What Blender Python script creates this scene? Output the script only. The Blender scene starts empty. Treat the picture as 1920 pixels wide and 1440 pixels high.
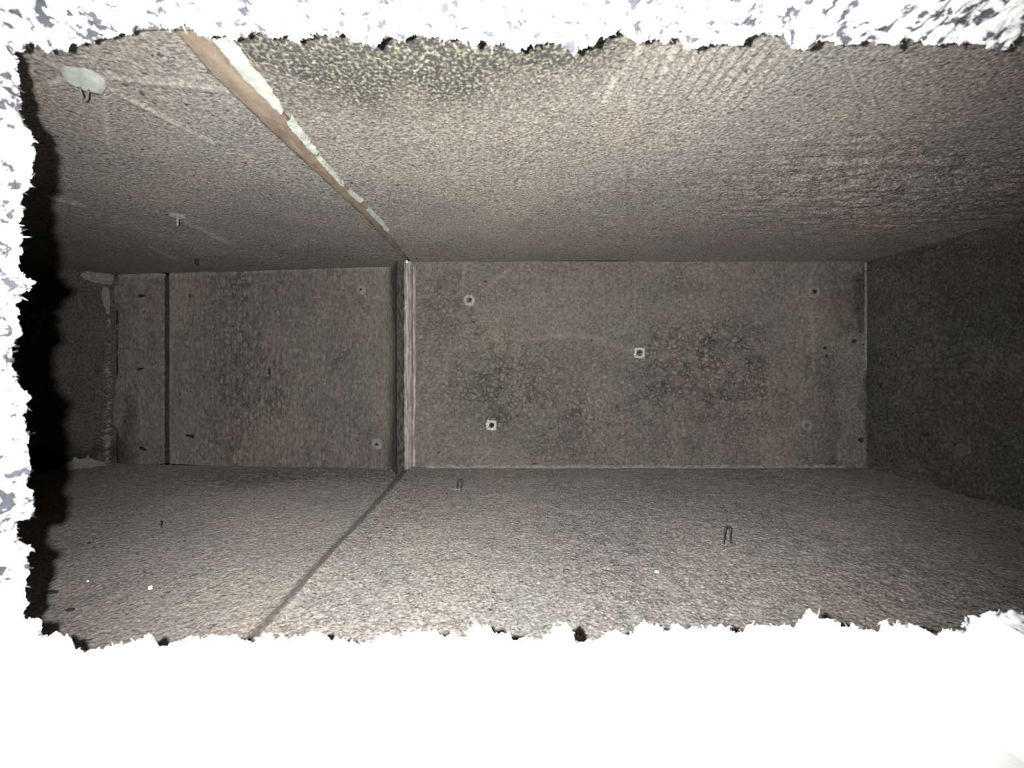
import bpy, math, random
import numpy as np
from mathutils import Vector, Matrix

scene = bpy.context.scene
random.seed(7)
F = 750.0                      # focal length in pixels (1920 wide frame)
VX, VY = 939.0, 688.0          # pixel straight ahead of the lens

# ------------------------------------------------------------------ camera
cam_d = bpy.data.cameras.new('camera')
cam_d.sensor_width = 36.0
cam_d.lens = F / 1920.0 * 36.0
cam_d.shift_x = (960 - VX) / 1920.0
cam_d.shift_y = -(720 - VY) / 1920.0
cam_d.clip_start = 0.01
cam_d.dof.use_dof = True
cam_d.dof.focus_distance = 0.42
cam_d.dof.aperture_fstop = 14.0
cam = bpy.data.objects.new('camera', cam_d)
scene.collection.objects.link(cam)
cam.location = (0, 0, 0)
cam.rotation_euler = (math.radians(90), 0, 0)
scene.camera = cam

# ------------------------------------------------------------------ world + phone flash
world = bpy.data.worlds.new('world')
scene.world = world
world.use_nodes = True
world.node_tree.nodes['Background'].inputs['Color'].default_value = (0.8, 0.9, 1.0, 1)
world.node_tree.nodes['Background'].inputs['Strength'].default_value = 0.004

fl = bpy.data.lights.new('phone_flash', 'SPOT')
fl.energy = 22.0
fl.color = (1.0, 0.975, 0.945)
fl.shadow_soft_size = 0.0022
fl.spot_size = math.radians(130)
fl.spot_blend = 0.66
flash = bpy.data.objects.new('phone_flash', fl)
scene.collection.objects.link(flash)
flash.location = (-0.021, -0.001, 0.004)
aim = Vector((-0.012, 0.55, 0.03)) - flash.location
flash.rotation_euler = aim.to_track_quat('-Z', 'Y').to_euler()

# weak fill light added at the flash, for its scatter, to whiten the ledge
st = bpy.data.lights.new('phone_flash_fill', 'POINT')
st.energy = 0.9; st.color = fl.color; st.shadow_soft_size = 0.0022
fill = bpy.data.objects.new('phone_flash_fill', st)
scene.collection.objects.link(fill)
fill.location = flash.location

vs = scene.view_settings
vs.view_transform = 'Standard'
vs.look = 'None'
vs.exposure = 0.0
vs.gamma = 1.0
vs.use_curve_mapping = False

# ------------------------------------------------------------------ duct dimensions (metres)
D = 0.55            # back wall of the right-hand section
ZT, ZB = 0.1452, -0.139
XS = -0.1225        # joint between the two duct sections
XR = 0.507          # right end wall
ZTL, ZBL = 0.146, -0.155
Y0 = 0.158          # inner face of the cut front wall
BL0 = (-0.1345, 0.580); BL1 = (-0.537, 0.640)     # back wall of the left section (x, y)
LP1 = (-0.612, 0.633)                              # end of the narrow panel
FL1 = (-1.02, 0.245)                               # end of the slanted far-left wall

# ------------------------------------------------------------------ noise helpers (numpy)
def _h(ix, iy, s):
    n = (ix.astype(np.int64) * 374761393 + iy.astype(np.int64) * 668265263 + s * 982451653) & 0xffffffff
    n = ((n ^ (n >> 13)) * 1274126177) & 0xffffffff
    n = (n ^ (n >> 16)) & 0xffffffff
    return n.astype(np.float64) / 4294967295.0

def vnoise(x, y, s=0):
    x = np.asarray(x, float); y = np.asarray(y, float)
    ix = np.floor(x); iy = np.floor(y)
    fx = x - ix; fy = y - iy
    fx = fx * fx * fx * (fx * (fx * 6 - 15) + 10); fy = fy * fy * fy * (fy * (fy * 6 - 15) + 10)
    a = _h(ix, iy, s); b = _h(ix + 1, iy, s); c = _h(ix, iy + 1, s); d = _h(ix + 1, iy + 1, s)
    return (a + (b - a) * fx) * (1 - fy) + (c + (d - c) * fx) * fy

def fbm(x, y, s=0, o=4):
    t = 0; a = 0.5; n = 0
    for k in range(o):
        t = t + a * vnoise(x, y, s + k * 17); n += a
        x = np.asarray(x) * 2.03; y = np.asarray(y) * 2.03; a *= 0.5
    return t / n

def worley(x, y, s=0):
    ix = np.floor(x); iy = np.floor(y)
    f1 = np.full(np.shape(x), 9.0)
    for dx in (-1, 0, 1):
        for dy in (-1, 0, 1):
            cx = ix + dx; cy = iy + dy
            px = cx + _h(cx, cy, s); py = cy + _h(cx, cy, s + 91)
            f1 = np.minimum(f1, (x - px) ** 2 + (y - py) ** 2)
    return np.sqrt(f1)

def sstep(a, b, x):
    t = np.clip((x - a) / (b - a), 0, 1)
    return t * t * (3 - 2 * t)

def lumps(u, v, size, s=0, warp=0.35):
    """cauliflower-like relief, about -1..1; u, v in metres"""
    wx = u / size + warp * (fbm(u / size * 0.7, v / size * 0.7, s + 5, 2) - .5) * 4
    wy = v / size + warp * (fbm(u / size * 0.7, v / size * 0.7, s + 9, 2) - .5) * 4
    a = 1 - worley(wx, wy, s) * 1.35
    b = 1 - worley(wx * 2.1 + 3, wy * 2.1, s + 3) * 1.35
    return a * 0.7 + b * 0.35

def polydist(x, y, pts):
    d = np.full(np.shape(x), 1e9)
    for (ax, ay), (bx, by) in zip(pts[:-1], pts[1:]):
        vx, vy = bx - ax, by - ay
        t = np.clip(((x - ax) * vx + (y - ay) * vy) / (vx * vx + vy * vy), 0, 1)
        d = np.minimum(d, np.hypot(x - ax - t * vx, y - ay - t * vy))
    return d

# ------------------------------------------------------------------ materials
MATS = {}
def new_mat(name):
    m = bpy.data.materials.new(name); m.use_nodes = True
    nt = m.node_tree
    b = nt.nodes['Principled BSDF']
    b.inputs['Roughness'].default_value = 1.0
    b.inputs['Diffuse Roughness'].default_value = 0.6
    b.inputs['Specular IOR Level'].default_value = 0.1
    MATS[name] = m
    return m, nt, b

def N(nt, t, **kw):
    n = nt.nodes.new(t)
    for k, v in kw.items():
        if k in n.inputs: n.inputs[k].default_value = v
        else: setattr(n, k, v)
    return n

def ramp(nt, fac, stops):
    r = nt.nodes.new('ShaderNodeValToRGB')
    e = r.color_ramp.elements
    while len(e) < len(stops): e.new(0.5)
    for el, (p, c) in zip(e, stops):
        el.position = p; el.color = (*c, 1) if len(c) == 3 else c
    nt.links.new(fac, r.inputs['Fac'])
    return r.outputs['Color']

def mixc(nt, mode, fac, a, b):
    n = nt.nodes.new('ShaderNodeMix'); n.data_type = 'RGBA'; n.blend_type = mode
    for sock, v in ((n.inputs[0], fac), (n.inputs[6], a), (n.inputs[7], b)):
        if hasattr(v, 'links'): nt.links.new(v, sock)
        else: sock.default_value = v if isinstance(v, (int, float)) else (*v, 1)
    return n.outputs[2]

def coords(nt, scale=(1, 1, 1)):
    tc = nt.nodes.new('ShaderNodeTexCoord')
    mp = nt.nodes.new('ShaderNodeMapping'); mp.inputs['Scale'].default_value = scale
    nt.links.new(tc.outputs['Object'], mp.inputs['Vector'])
    return mp.outputs['Vector']

def noise(nt, vec, scale, detail=3, rough=0.6):
    n = N(nt, 'ShaderNodeTexNoise', Scale=scale, Detail=detail, Roughness=rough)
    nt.links.new(vec, n.inputs['Vector'])
    return n.outputs['Fac']

def liner_mat(name, stretch=(1, 1, 1), base=(0.100, 0.094, 0.083), bump=0.6, grain=420.0, lump=330.0, mott=1.0, clump=0.9):
    """dusty grey duct liner: mottled dust, fine flecks, fibre relief; 'tone' attribute = pale wear, 'rub' = speckled rubbed area"""
    m, nt, b = new_mat(name)
    vec = coords(nt, stretch); vec1 = coords(nt)
    big = noise(nt, vec1, 9, 3)
    col = ramp(nt, big, [(0.3, tuple(c * f for c, f in zip(base, (0.86, 0.88, 0.9)))), (0.5, base),
                         (0.7, tuple(c * f for c, f in zip(base, (1.15, 1.10, 1.06))))])
    pinkn = noise(nt, vec1, 16, 3)
    tint = ramp(nt, pinkn, [(0.35, (0.985, 1.012, 0.985)), (0.65, (1.035, 0.985, 0.99))])
    col = mixc(nt, 'MULTIPLY', 1.0, col, tint)
    fine = noise(nt, vec, grain, 4, 0.7)
    lo, hi = 1 - 0.55 * mott, 1 + 0.6 * mott
    fcol = ramp(nt, fine, [(0.36, (lo, lo, lo)), (0.5, (0.97, 0.97, 0.97)), (0.64, (hi, hi * .99, hi * .96))])
    col = mixc(nt, 'MULTIPLY', 1.0, col, fcol)
    fleck = noise(nt, vec1, 260, 1, 0.4)
    flc = ramp(nt, fleck, [(0.255, (0.35, 0.35, 0.36)), (0.30, (1, 1, 1))])
    col = mixc(nt, 'MULTIPLY', 1.0, col, flc)
    at = N(nt, 'ShaderNodeAttribute', attribute_name='tone')
    col = mixc(nt, 'MIX', at.outputs['Fac'], col, (0.33, 0.32, 0.275))
    rb = N(nt, 'ShaderNodeAttribute', attribute_name='rub')
    sp = noise(nt, vec1, 560, 2, 0.5)
    spc = ramp(nt, sp, [(0.46, (0.024, 0.024, 0.023)), (0.70, (0.130, 0.126, 0.096))])
    col = mixc(nt, 'MIX', rb.outputs['Fac'], col, spc)
    wt = N(nt, 'ShaderNodeAttribute', attribute_name='stain_shade')
    col = mixc(nt, 'MULTIPLY', wt.outputs['Fac'], col, (0.30, 0.31, 0.34))  # darkens the colour for stains and for painted joint shade
    wk = N(nt, 'ShaderNodeTexNoise', Scale=lump * .45, Detail=3.0); nt.links.new(vec1, wk.inputs['Vector'])
    kv = mixc(nt, 'LINEAR_LIGHT', 1.0 / lump * 1.1, vec, wk.outputs['Color'])
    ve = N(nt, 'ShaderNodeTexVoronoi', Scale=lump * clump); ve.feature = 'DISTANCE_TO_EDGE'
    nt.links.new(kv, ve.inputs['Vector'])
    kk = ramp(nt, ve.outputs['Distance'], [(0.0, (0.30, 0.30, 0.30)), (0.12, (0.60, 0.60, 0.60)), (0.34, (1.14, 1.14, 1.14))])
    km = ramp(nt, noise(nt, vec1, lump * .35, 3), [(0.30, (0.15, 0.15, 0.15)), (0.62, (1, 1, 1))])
    ck = N(nt, 'ShaderNodeAttribute', attribute_name='clump_shade')
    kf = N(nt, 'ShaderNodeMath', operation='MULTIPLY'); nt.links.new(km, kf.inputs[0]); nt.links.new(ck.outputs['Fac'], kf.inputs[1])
    col = mixc(nt, 'MULTIPLY', kf.outputs[0], col, kk)  # dark net between clumps: bare liner, and painted shade for lump relief
    nt.links.new(col, b.inputs['Base Color'])
    h1 = noise(nt, vec, lump * 1.25, 4, 0.6)
    vo = N(nt, 'ShaderNodeTexVoronoi', Scale=lump); vo.feature = 'SMOOTH_F1'
    vo.inputs['Smoothness'].default_value = 0.4
    wn = N(nt, 'ShaderNodeTexNoise', Scale=lump * .6); nt.links.new(vec, wn.inputs['Vector'])
    wv = mixc(nt, 'LINEAR_LIGHT', 1.0 / lump * .8, vec, wn.outputs['Color'])
    nt.links.new(wv, vo.inputs['Vector'])
    inv = N(nt, 'ShaderNodeMath', operation='MULTIPLY_ADD'); inv.inputs[1].default_value = -0.8
    nt.links.new(vo.outputs['Distance'], inv.inputs[0]); nt.links.new(h1, inv.inputs[2])
    bp = N(nt, 'ShaderNodeBump', Strength=bump, Distance=0.0022)
    nt.links.new(inv.outputs[0], bp.inputs['Height'])
    nt.links.new(bp.outputs['Normal'], b.inputs['Normal'])
    return m

def fibre_mat(name, c1, c2, scale=120, bump=0.6, dark=None, cover=(0.30, 0.40), stretch=(1, 1, 1)):
    m, nt, b = new_mat(name)
    vec = coords(nt, stretch)
    f = noise(nt, vec, scale, 4, 0.65)
    col = ramp(nt, f, [(0.35, c1), (0.65, c2)])
    if dark:
        g = noise(nt, vec, scale * 1.3, 3, 0.6)
        k = ramp(nt, g, [(cover[0], (0, 0, 0)), (cover[1], (1, 1, 1))])
        col = mixc(nt, 'MIX', k, dark, col)
    nt.links.new(col, b.inputs['Base Color'])
    h = noise(nt, vec, scale * 4, 5, 0.7)
    bp = N(nt, 'ShaderNodeBump', Strength=bump, Distance=0.002)
    nt.links.new(h, bp.inputs['Height']); nt.links.new(bp.outputs['Normal'], b.inputs['Normal'])
    return m

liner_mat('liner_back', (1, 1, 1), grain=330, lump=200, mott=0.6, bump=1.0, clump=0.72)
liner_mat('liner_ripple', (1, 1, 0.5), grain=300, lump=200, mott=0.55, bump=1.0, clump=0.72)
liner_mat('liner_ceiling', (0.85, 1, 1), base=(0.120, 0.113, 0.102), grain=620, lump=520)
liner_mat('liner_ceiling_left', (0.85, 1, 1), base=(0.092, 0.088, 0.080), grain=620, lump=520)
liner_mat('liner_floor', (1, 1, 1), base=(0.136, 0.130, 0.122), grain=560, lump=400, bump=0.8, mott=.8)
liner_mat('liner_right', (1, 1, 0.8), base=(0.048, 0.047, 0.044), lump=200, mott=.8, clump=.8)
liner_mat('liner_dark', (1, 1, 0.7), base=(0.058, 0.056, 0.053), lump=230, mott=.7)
fibre_mat('torn_fibre', (0.42, 0.43, 0.46), (0.80, 0.80, 0.80), 160, 0.9, dark=(0.058, 0.062, 0.074), cover=(0.40, 0.485))
fibre_mat('white_ledge', (0.78, 0.80, 0.80), (0.84, 0.85, 0.84), 60, 0.15)
fibre_mat('pale_fibre', (0.10, 0.095, 0.08), (0.20, 0.19, 0.16), 240, 0.8)
fibre_mat('white_fibre', (0.12, 0.12, 0.11), (0.50, 0.50, 0.47), 700, 0.8)
fibre_mat('ring_fibre', (0.14, 0.128, 0.118), (0.27, 0.25, 0.235), 500, 0.8)
fibre_mat('lip_fibre', (0.085, 0.08, 0.07), (0.30, 0.285, 0.25), 420, 0.8, stretch=(1, 1, 0.08))
fibre_mat('dull_scrap', (0.09, 0.088, 0.082), (0.17, 0.166, 0.152), 220, 0.7)
fibre_mat('grey_washer', (0.085, 0.084, 0.078), (0.165, 0.163, 0.15), 420, 0.7)
fibre_mat('brown_edge', (0.055, 0.042, 0.031), (0.090, 0.073, 0.057), 150, 0.6, stretch=(1, 0.35, 1))
fibre_mat('pale_tape', (0.12, 0.13, 0.112), (0.195, 0.213, 0.187), 130, 0.5, dark=(0.06, 0.055, 0.045), cover=(0.24, 0.30))
fibre_mat('glue', (0.105, 0.115, 0.105), (0.165, 0.182, 0.165), 130, 0.5)
fibre_mat('thin_edge', (0.07, 0.068, 0.062), (0.17, 0.165, 0.15), 300, 0.6)
fibre_mat('kraft', (0.42, 0.33, 0.20), (0.62, 0.52, 0.34), 200, 0.5)
fibre_mat('dark_wire', (0.010, 0.009, 0.009), (0.022, 0.02, 0.018), 200, 0.2)
fibre_mat('grey_wire', (0.05, 0.047, 0.043), (0.09, 0.085, 0.078), 200, 0.2)
fibre_mat('dirt', (0.012, 0.012, 0.011), (0.03, 0.028, 0.026), 300, 0.5)
fibre_mat('lint', (0.11, 0.11, 0.11), (0.19, 0.185, 0.18), 200, 0.8)
fibre_mat('shade_fringe', (0.014, 0.014, 0.013), (0.060, 0.057, 0.052), 330, 0.8, stretch=(1, 1, 0.35))
fibre_mat('groove_shade', (0.016, 0.016, 0.015), (0.032, 0.031, 0.029), 200, 0.5)
m, nt, b = new_mat('bright_metal')
b.inputs['Base Color'].default_value = (0.75, 0.73, 0.68, 1); b.inputs['Metallic'].default_value = 1; b.inputs['Roughness'].default_value = 0.4

# ------------------------------------------------------------------ object helpers
def put(o, parent=None):
    scene.collection.objects.link(o)
    if parent is not None: o.parent = parent
    return o

def tag(o, label, cat, group=None, kind=None):
    o['label'] = label; o['category'] = cat
    if group: o['group'] = group
    if kind: o['kind'] = kind
    return o

def mesh_obj(name, verts, faces, mat, parent=None, smooth=True, loc=None):
    me = bpy.data.meshes.new(name)
    me.from_pydata([tuple(v) for v in verts], [], faces)
    me.materials.append(MATS[mat])
    if smooth: me.shade_smooth()
    me.update()
    o = bpy.data.objects.new(name, me)
    if loc is not None: o.location = loc
    return put(o, parent)

def grid_mesh(name, P, mat, attrs=None, parent=None, smooth=True):
    """P: (nv, nu, 3) array -> quad grid object"""
    nv, nu = P.shape[:2]
    me = bpy.data.meshes.new(name)
    me.vertices.add(nv * nu)
    me.vertices.foreach_set('co', P.reshape(-1).astype(np.float32))
    j, i = np.mgrid[0:nv - 1, 0:nu - 1]
    a = (j * nu + i).ravel()
    q = np.stack([a, a + 1, a + nu + 1, a + nu], 1).ravel()
    nq = len(a)
    me.loops.add(nq * 4); me.polygons.add(nq)
    me.loops.foreach_set('vertex_index', q.astype(np.int32))
    me.polygons.foreach_set('loop_start', (np.arange(nq) * 4).astype(np.int32))
    me.polygons.foreach_set('loop_total', np.full(nq, 4, np.int32))
    me.update(calc_edges=True)
    for k, v in (attrs or {}).items():
        at = me.attributes.new(k, 'FLOAT', 'POINT')
        at.data.foreach_set('value', np.clip(v, 0, 1).reshape(-1).astype(np.float32))
    me.materials.append(MATS[mat])
    if smooth: me.shade_smooth()
    return put(bpy.data.objects.new(name, me), parent)

def panel(name, A, B, C_, D_, step, fn, mat, label, inside=(0, 0.38, 0)):
    """bilinear patch A-B (u) / A-D_ (v); fn(u, v, P) -> (inward height, attrs dict)"""
    A, B, C_, D_ = [np.array(p, float) for p in (A, B, C_, D_)]
    lu = max(np.linalg.norm(B - A), np.linalg.norm(C_ - D_)); lv = max(np.linalg.norm(D_ - A), np.linalg.norm(C_ - B))
    nu, nv = int(lu / step) + 2, int(lv / step) + 2
    v, u = np.mgrid[0:1:nv * 1j, 0:1:nu * 1j]
    P = (A * ((1 - u) * (1 - v))[..., None] + B * (u * (1 - v))[..., None] + C_ * (u * v)[..., None] + D_ * ((1 - u) * v)[..., None])
    n = np.cross(B - A, D_ - A); n /= np.linalg.norm(n)
    flip = np.dot(np.array(inside) - (A + C_) / 2, n) < 0
    if flip: n = -n
    h, at = fn(u * lu, v * lv, P)
    P = P + n * h[..., None]
    if flip: P = P[:, ::-1]; at = {k: a[:, ::-1] for k, a in at.items()}
    o = grid_mesh(name, P, mat, at)
    return tag(o, label, 'wall' if name.startswith('wall') else name.split('_')[0], kind='structure')

def px_y(px, py, y):       # pixel -> point at depth y
    return Vector(((px - VX) / F * y, y, (VY - py) / F * y))
def px_plane(px, py, p0, n):
    d = Vector(((px - VX) / F, 1.0, (VY - py) / F)); p0 = Vector(p0); n = Vector(n)
    return d * (p0.dot(n) / d.dot(n))
def on_ceiling(px, py): return px_plane(px, py, (0, 0, ZT), (0, 0, 1))
def on_floor(px, py): return px_plane(px, py, (0, 0, ZB), (0, 0, 1))
def vplane(a, b):
    dx, dy = b[0] - a[0], b[1] - a[1]; l = math.hypot(dx, dy)
    n = Vector((dy / l, -dx / l, 0))
    p = Vector((a[0], a[1], 0))
    if n.dot(Vector((0, 0.3, 0)) - p) < 0: n = -n
    return p, n

# ================================================================== DUCT SHELL
ARC = [((x - VX) / F * D, (VY - y) / F * D) for x, y in
       [(985, 640), (1030, 632), (1085, 629), (1130, 638), (1185, 658), (1225, 668), (1300, 672), (1385, 688)]]
def back_fn(u, v, P):
    X, Z = P[..., 0], P[..., 2]
    px = VX + F * X / D; py = VY - F * Z / D
    m = sstep(0.42, 0.62, fbm(X * 9, Z * 9, 3, 3)) * 0.5
    m += np.exp(-((px - 950) / 170) ** 2 - ((py - 720) / 95) ** 2) + np.exp(-((px - 1330) / 140) ** 2 - ((py - 690) / 70) ** 2)
    m += 0.7 * np.exp(-((px - 820) / 40) ** 2 - ((py - 570) / 70) ** 2)
    m = np.clip(m, 0.12, 1)
    h = 0.0024 * m * lumps(X, Z * 1.25, 0.0066, 11)
    # vertical trowel-like ribs
    rib = np.sin(X / 0.0088 * 2 * math.pi + 3 * fbm(X * 20, Z * 14, 8, 2)) * (0.5 + fbm(X * 90, Z * 30, 2, 2))
    rm = np.exp(-((px - 1175) / 62) ** 2 - ((py - 570) / 62) ** 4) + 0.6 * np.exp(-((px - 1200) / 70) ** 2 - ((py - 800) / 70) ** 4)
    h += 0.0007 * rm * rib
    d = polydist(X, Z, ARC)
    h += 0.0014 * np.exp(-(d / 0.0035) ** 2)
    h += 0.002 * (fbm(X * 14, Z * 14, 31, 3) - .5)
    # the liner edge softens towards the ceiling joint and the right end
    h -= 0.003 * sstep(0.006, 0.0, XR - X)
    tone = 0.10 * np.exp(-(d / 0.004) ** 2) * (0.5 + fbm(X * 200, Z * 200, 4, 2))
    tone += 0.05 * rm * np.clip(rib, 0, 1)
    # pale creases radiating from the top left pin
    for a, b in (((905, 545), (955, 505)), ((868, 545), (872, 495)), ((770, 560), (815, 552)), ((1520, 530), (1528, 492)), ((1545, 540), (1618, 530)), ((1522, 570), (1525, 690))):
        dd = polydist(px, py, [a, b])
        tone += 0.13 * np.exp(-(dd / 3.0) ** 2)
    return h, {'tone': tone, 'rub': 0 * X, 'clump_shade': m, 'stain_shade': 0.8 * sstep(1500, 1625, px) * sstep(.35, .6, fbm(X * 25, Z * 18, 77, 3))}
wall_back = panel('wall_back', (XS, D, ZB), (XR, D, ZB), (XR, D, ZT), (XS, D, ZT), 0.0012, back_fn, 'liner_back',
                  'grey dusty liner on the back wall right of the pale vertical joint')

def right_fn(u, v, P):
    Y, Z = P[..., 1], P[..., 2]
    h = 0.0012 * sstep(.35, .6, fbm(Y * 9, Z * 9, 5, 3)) * lumps(Y, Z, 0.0065, 21) + 0.004 * (fbm(Y * 10, Z * 10, 6, 3) - .5)
    h += 0.004 * np.exp(-((Y - 0.535) / 0.012) ** 2)
    h += 0.004 * sstep(ZB + 0.02, ZB, Z) * fbm(Y * 60, Z * 60, 12, 2)
    return h, {'tone': 0 * Y, 'rub': 0 * Y, 'clump_shade': 0 * Y + .6, 'stain_shade': 0.3 * sstep(.4, .6, fbm(Y * 12, Z * 12, 41, 3))}
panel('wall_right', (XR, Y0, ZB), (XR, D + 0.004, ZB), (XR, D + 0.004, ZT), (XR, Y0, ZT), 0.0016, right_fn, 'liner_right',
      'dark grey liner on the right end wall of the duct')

def backleft_fn(u, v, P):
    L = math.hypot(BL1[0] - BL0[0], BL1[1] - BL0[1])
    Z = P[..., 2]
    m = (0.55 + 0.45 * sstep(0.35, 0.6, fbm(u * 14, v * 9, 13, 3))) * sstep(0.015, 0.10, u) * (0.25 + 0.75 * sstep(L - 0.03, L - 0.12, u))
    h = 0.0026 * np.clip(m, 0.1, 1) * lumps(u, v * 0.6, 0.0070, 33, 0.5)
    h += 0.0010 * m * np.sin((u + 0.006 * fbm(u * 20, v * 30, 3, 3)) / 0.0095 * 2 * math.pi)
    h += 0.003 * (fbm(u * 9, v * 9, 35, 3) - .5)
    # rises in a hollow curve up to the joint
    t = np.clip(1 - u / 0.050, 0, 1)
    h += 0.042 * t ** 2.2
    # sunk hollows towards the joint
    h -= 0.007 * sstep(L - 0.009, L, u)
    tone = 0.10 * sstep(L - 0.05, L - 0.005, u) * sstep(.35, .6, fbm(u * 60, v * 12, 7, 3))
    zt = (v - (ZTL - ZBL)) * -1
    tone += 0.10 * np.exp(-(zt / 0.003) ** 2) + 0.12 * sstep(0.03, 0.0, v) * sstep(L - 0.06, L - 0.02, u) * sstep(.5, .6, fbm(u * 140, v * 8, 9, 2))
    tone += 0.10 * sstep(0.014, 0.004, zt) * sstep(0.07, 0.03, u)
    # pale lines by the lower right washer
    tone += 0.14 * np.exp(-((u - 0.045) / 0.012) ** 2) * sstep(0.045, 0.02, v) * sstep(.45, .6, fbm(u * 260, v * 12, 4, 2))
    return h, {'tone': tone, 'rub': 0 * u, 'clump_shade': m * 0.85, 'stain_shade': 1.0 * sstep(0.030, 0.006, u + 0.020 * (fbm(u * 30, v * 16, 19, 3) - .5)) + 0.35 * sstep(.5, .65, fbm(u * 9, v * 9, 23, 3)) * sstep(0.16, 0.04, u) * sstep(0.1, 0.02, v)}  # dark along the joint: shade of the turned-away slope put into the colour
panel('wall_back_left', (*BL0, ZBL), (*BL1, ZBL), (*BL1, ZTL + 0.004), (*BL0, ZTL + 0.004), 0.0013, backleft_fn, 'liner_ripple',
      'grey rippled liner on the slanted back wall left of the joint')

def leftpanel_fn(u, v, P):
    L = 0.0753
    h = 0.0025 * (fbm(u * 25, v * 20, 45, 4) - .5) + 0.0007 * lumps(u, v, 0.006, 47)
    h -= 0.004 * sstep(0.005, 0.0, u) + 0.007 * sstep(L - 0.010, L, u) * sstep(.35, .6, fbm(u * 30, v * 22, 3, 3))
    w = sstep(.42, .62, fbm(u * 30, v * 14, 55, 4)) * sstep(0.02, L, u) * sstep(0.30, 0.06, v)
    tone = 0.10 * np.exp(-((u - 0.033) / 0.004) ** 2) * sstep(.3, .6, fbm(u * 60, v * 18, 8, 3)) + 0.12 * sstep(0.292, 0.30, v)
    tone += 0.12 * np.exp(-((v - 0.156 + 0.1 * u) / 0.0022) ** 2) * sstep(0.05, 0.02, u)
    return h, {'tone': tone, 'rub': 0 * u, 'clump_shade': 0 * u + .35, 'stain_shade': w}
panel('wall_left', (BL1[0] - 0.002, BL1[1], ZBL), (*LP1, ZBL), (*LP1, ZTL + 0.004), (BL1[0] - 0.002, BL1[1], ZTL + 0.004), 0.0015, leftpanel_fn, 'liner_ripple',
      'narrow stained upright liner panel left of the rippled back wall')

def farleft_fn(u, v, P):
    h = 0.003 * (fbm(u * 12, v * 12, 65, 4) - .5) + 0.0009 * lumps(u * 0.6, v, 0.006, 67)
    h -= 0.006 * sstep(0.008, 0.0, u) * sstep(.4, .6, fbm(u * 30, v * 40, 5, 3))
    brown = sstep(0.045, 0.02, v) * sstep(.3, .5, fbm(u * 30, v * 30, 6, 3))
    return h, {'tone': 0 * u, 'rub': 0 * u, 'clump_shade': 0 * u + .35, 'stain_shade': 0.75 * brown}
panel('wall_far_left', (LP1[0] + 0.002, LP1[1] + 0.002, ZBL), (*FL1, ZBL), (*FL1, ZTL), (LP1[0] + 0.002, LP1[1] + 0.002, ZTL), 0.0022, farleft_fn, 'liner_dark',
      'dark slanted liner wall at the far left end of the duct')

def ceil_fn(u, v, P):
    X, Y = P[..., 0], P[..., 1]
    px = VX + F * X / Y; py = VY - F * ZT / Y
    m = 0.35 + 0.65 * sstep(.35, .6, fbm(X * 8, Y * 8, 71, 3))
    h = 0.00040 * m * lumps(X * 0.9, Y, 0.0034, 73)
    # crosswise ripples on the right
    rm = np.exp(-((px - 1620) / 230) ** 2 - ((py - 350) / 70) ** 2) + 0.6 * np.exp(-((px - 1850) / 150) ** 2 - ((py - 330) / 60) ** 2)
    rp = fbm(X * 45, Y * 190, 79, 3) - .5
    h += 0.010 * rm * rp
    # grooves running away from the opening
    gm = np.exp(-((px - 1330) / 150) ** 2 - ((py - 120) / 70) ** 2)
    h += 0.0008 * gm * np.sin(X / 0.0062 * 2 * math.pi + 5 * fbm(X * 30, Y * 8, 81, 2))
    h += 0.004 * (fbm(X * 7, Y * 7, 83, 3) - .5)
    rub = 1.25 * np.exp(-((px - 740) / 360) ** 2 - ((py - 105) / 115) ** 2) + 0.5 * sstep(150, 80, py) * sstep(1350, 1100, px)
    rub = rub * (0.8 + 0.9 * (fbm(X * 40, Y * 40, 85, 3) - 0.2))
    # pale bluish scuffs
    sc = np.zeros_like(X)
    for a, b, w in (((1195, 90), (1180, 140), 9), ((1265, 85), (1250, 130), 9), ((1150, 150), (1130, 185), 10), ((1180, 155), (1190, 200), 8)):
        dd = polydist(px, py, [a, b]); sc += np.exp(-(dd / w) ** 2)
    sc *= sstep(.42, .6, fbm(X * 260, Y * 120, 87, 2))
    return h, {'tone': 0.22 * sc, 'rub': rub * (1 - np.clip(sc, 0, 1)), 'clump_shade': 0.35 + 0.25 * m + rm, 'stain_shade': 0 * X}
panel('ceiling', (XS, Y0 - 0.01, ZT), (XR, Y0 - 0.01, ZT), (XR, D, ZT), (XS, D, ZT), 0.00115, ceil_fn, 'liner_ceiling',
      'grey pebbly liner overhead right of the brown joint strip')

def ceilleft_fn(u, v, P):
    X, Y = P[..., 0], P[..., 1]
    px = VX + F * X / Y; py = VY - F * ZTL / Y
    h = 0.00055 * lumps(X, Y, 0.0045, 91) + 0.003 * (fbm(X * 8, Y * 8, 93, 3) - .5)
    h += 0.005 * sstep(.4, .6, fbm(X * 9, Y * 9, 94, 2)) * np.exp(-((px - 600) / 120) ** 2 - ((py - 475) / 20) ** 2) * lumps(X * 1.0, Y * 0.7, 0.010, 95)
    cr = np.zeros_like(X)
    for a, b, w in (((205, 140), (440, 163), 7), ((65, 155), (115, 150), 5), ((175, 115), (190, 70), 6), ((195, 170), (205, 270), 7), ((210, 165), (400, 265), 4), ((55, 95), (110, 120), 5), ((350, 415), (430, 455), 4), ((280, 460), (330, 485), 3), ((85, 365), (160, 385), 4)):
        dd = polydist(px, py, [a, b]); cr += np.exp(-(dd / w) ** 2)
    h += 0.0012 * np.clip(cr, 0, 1)
    tone = 0.11 * np.clip(cr, 0, 1) * (0.4 + fbm(X * 120, Y * 120, 97, 2))
    return h, {'tone': tone, 'rub': 0 * X, 'clump_shade': 0.3 + 0 * X, 'stain_shade': 0 * X}
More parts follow.
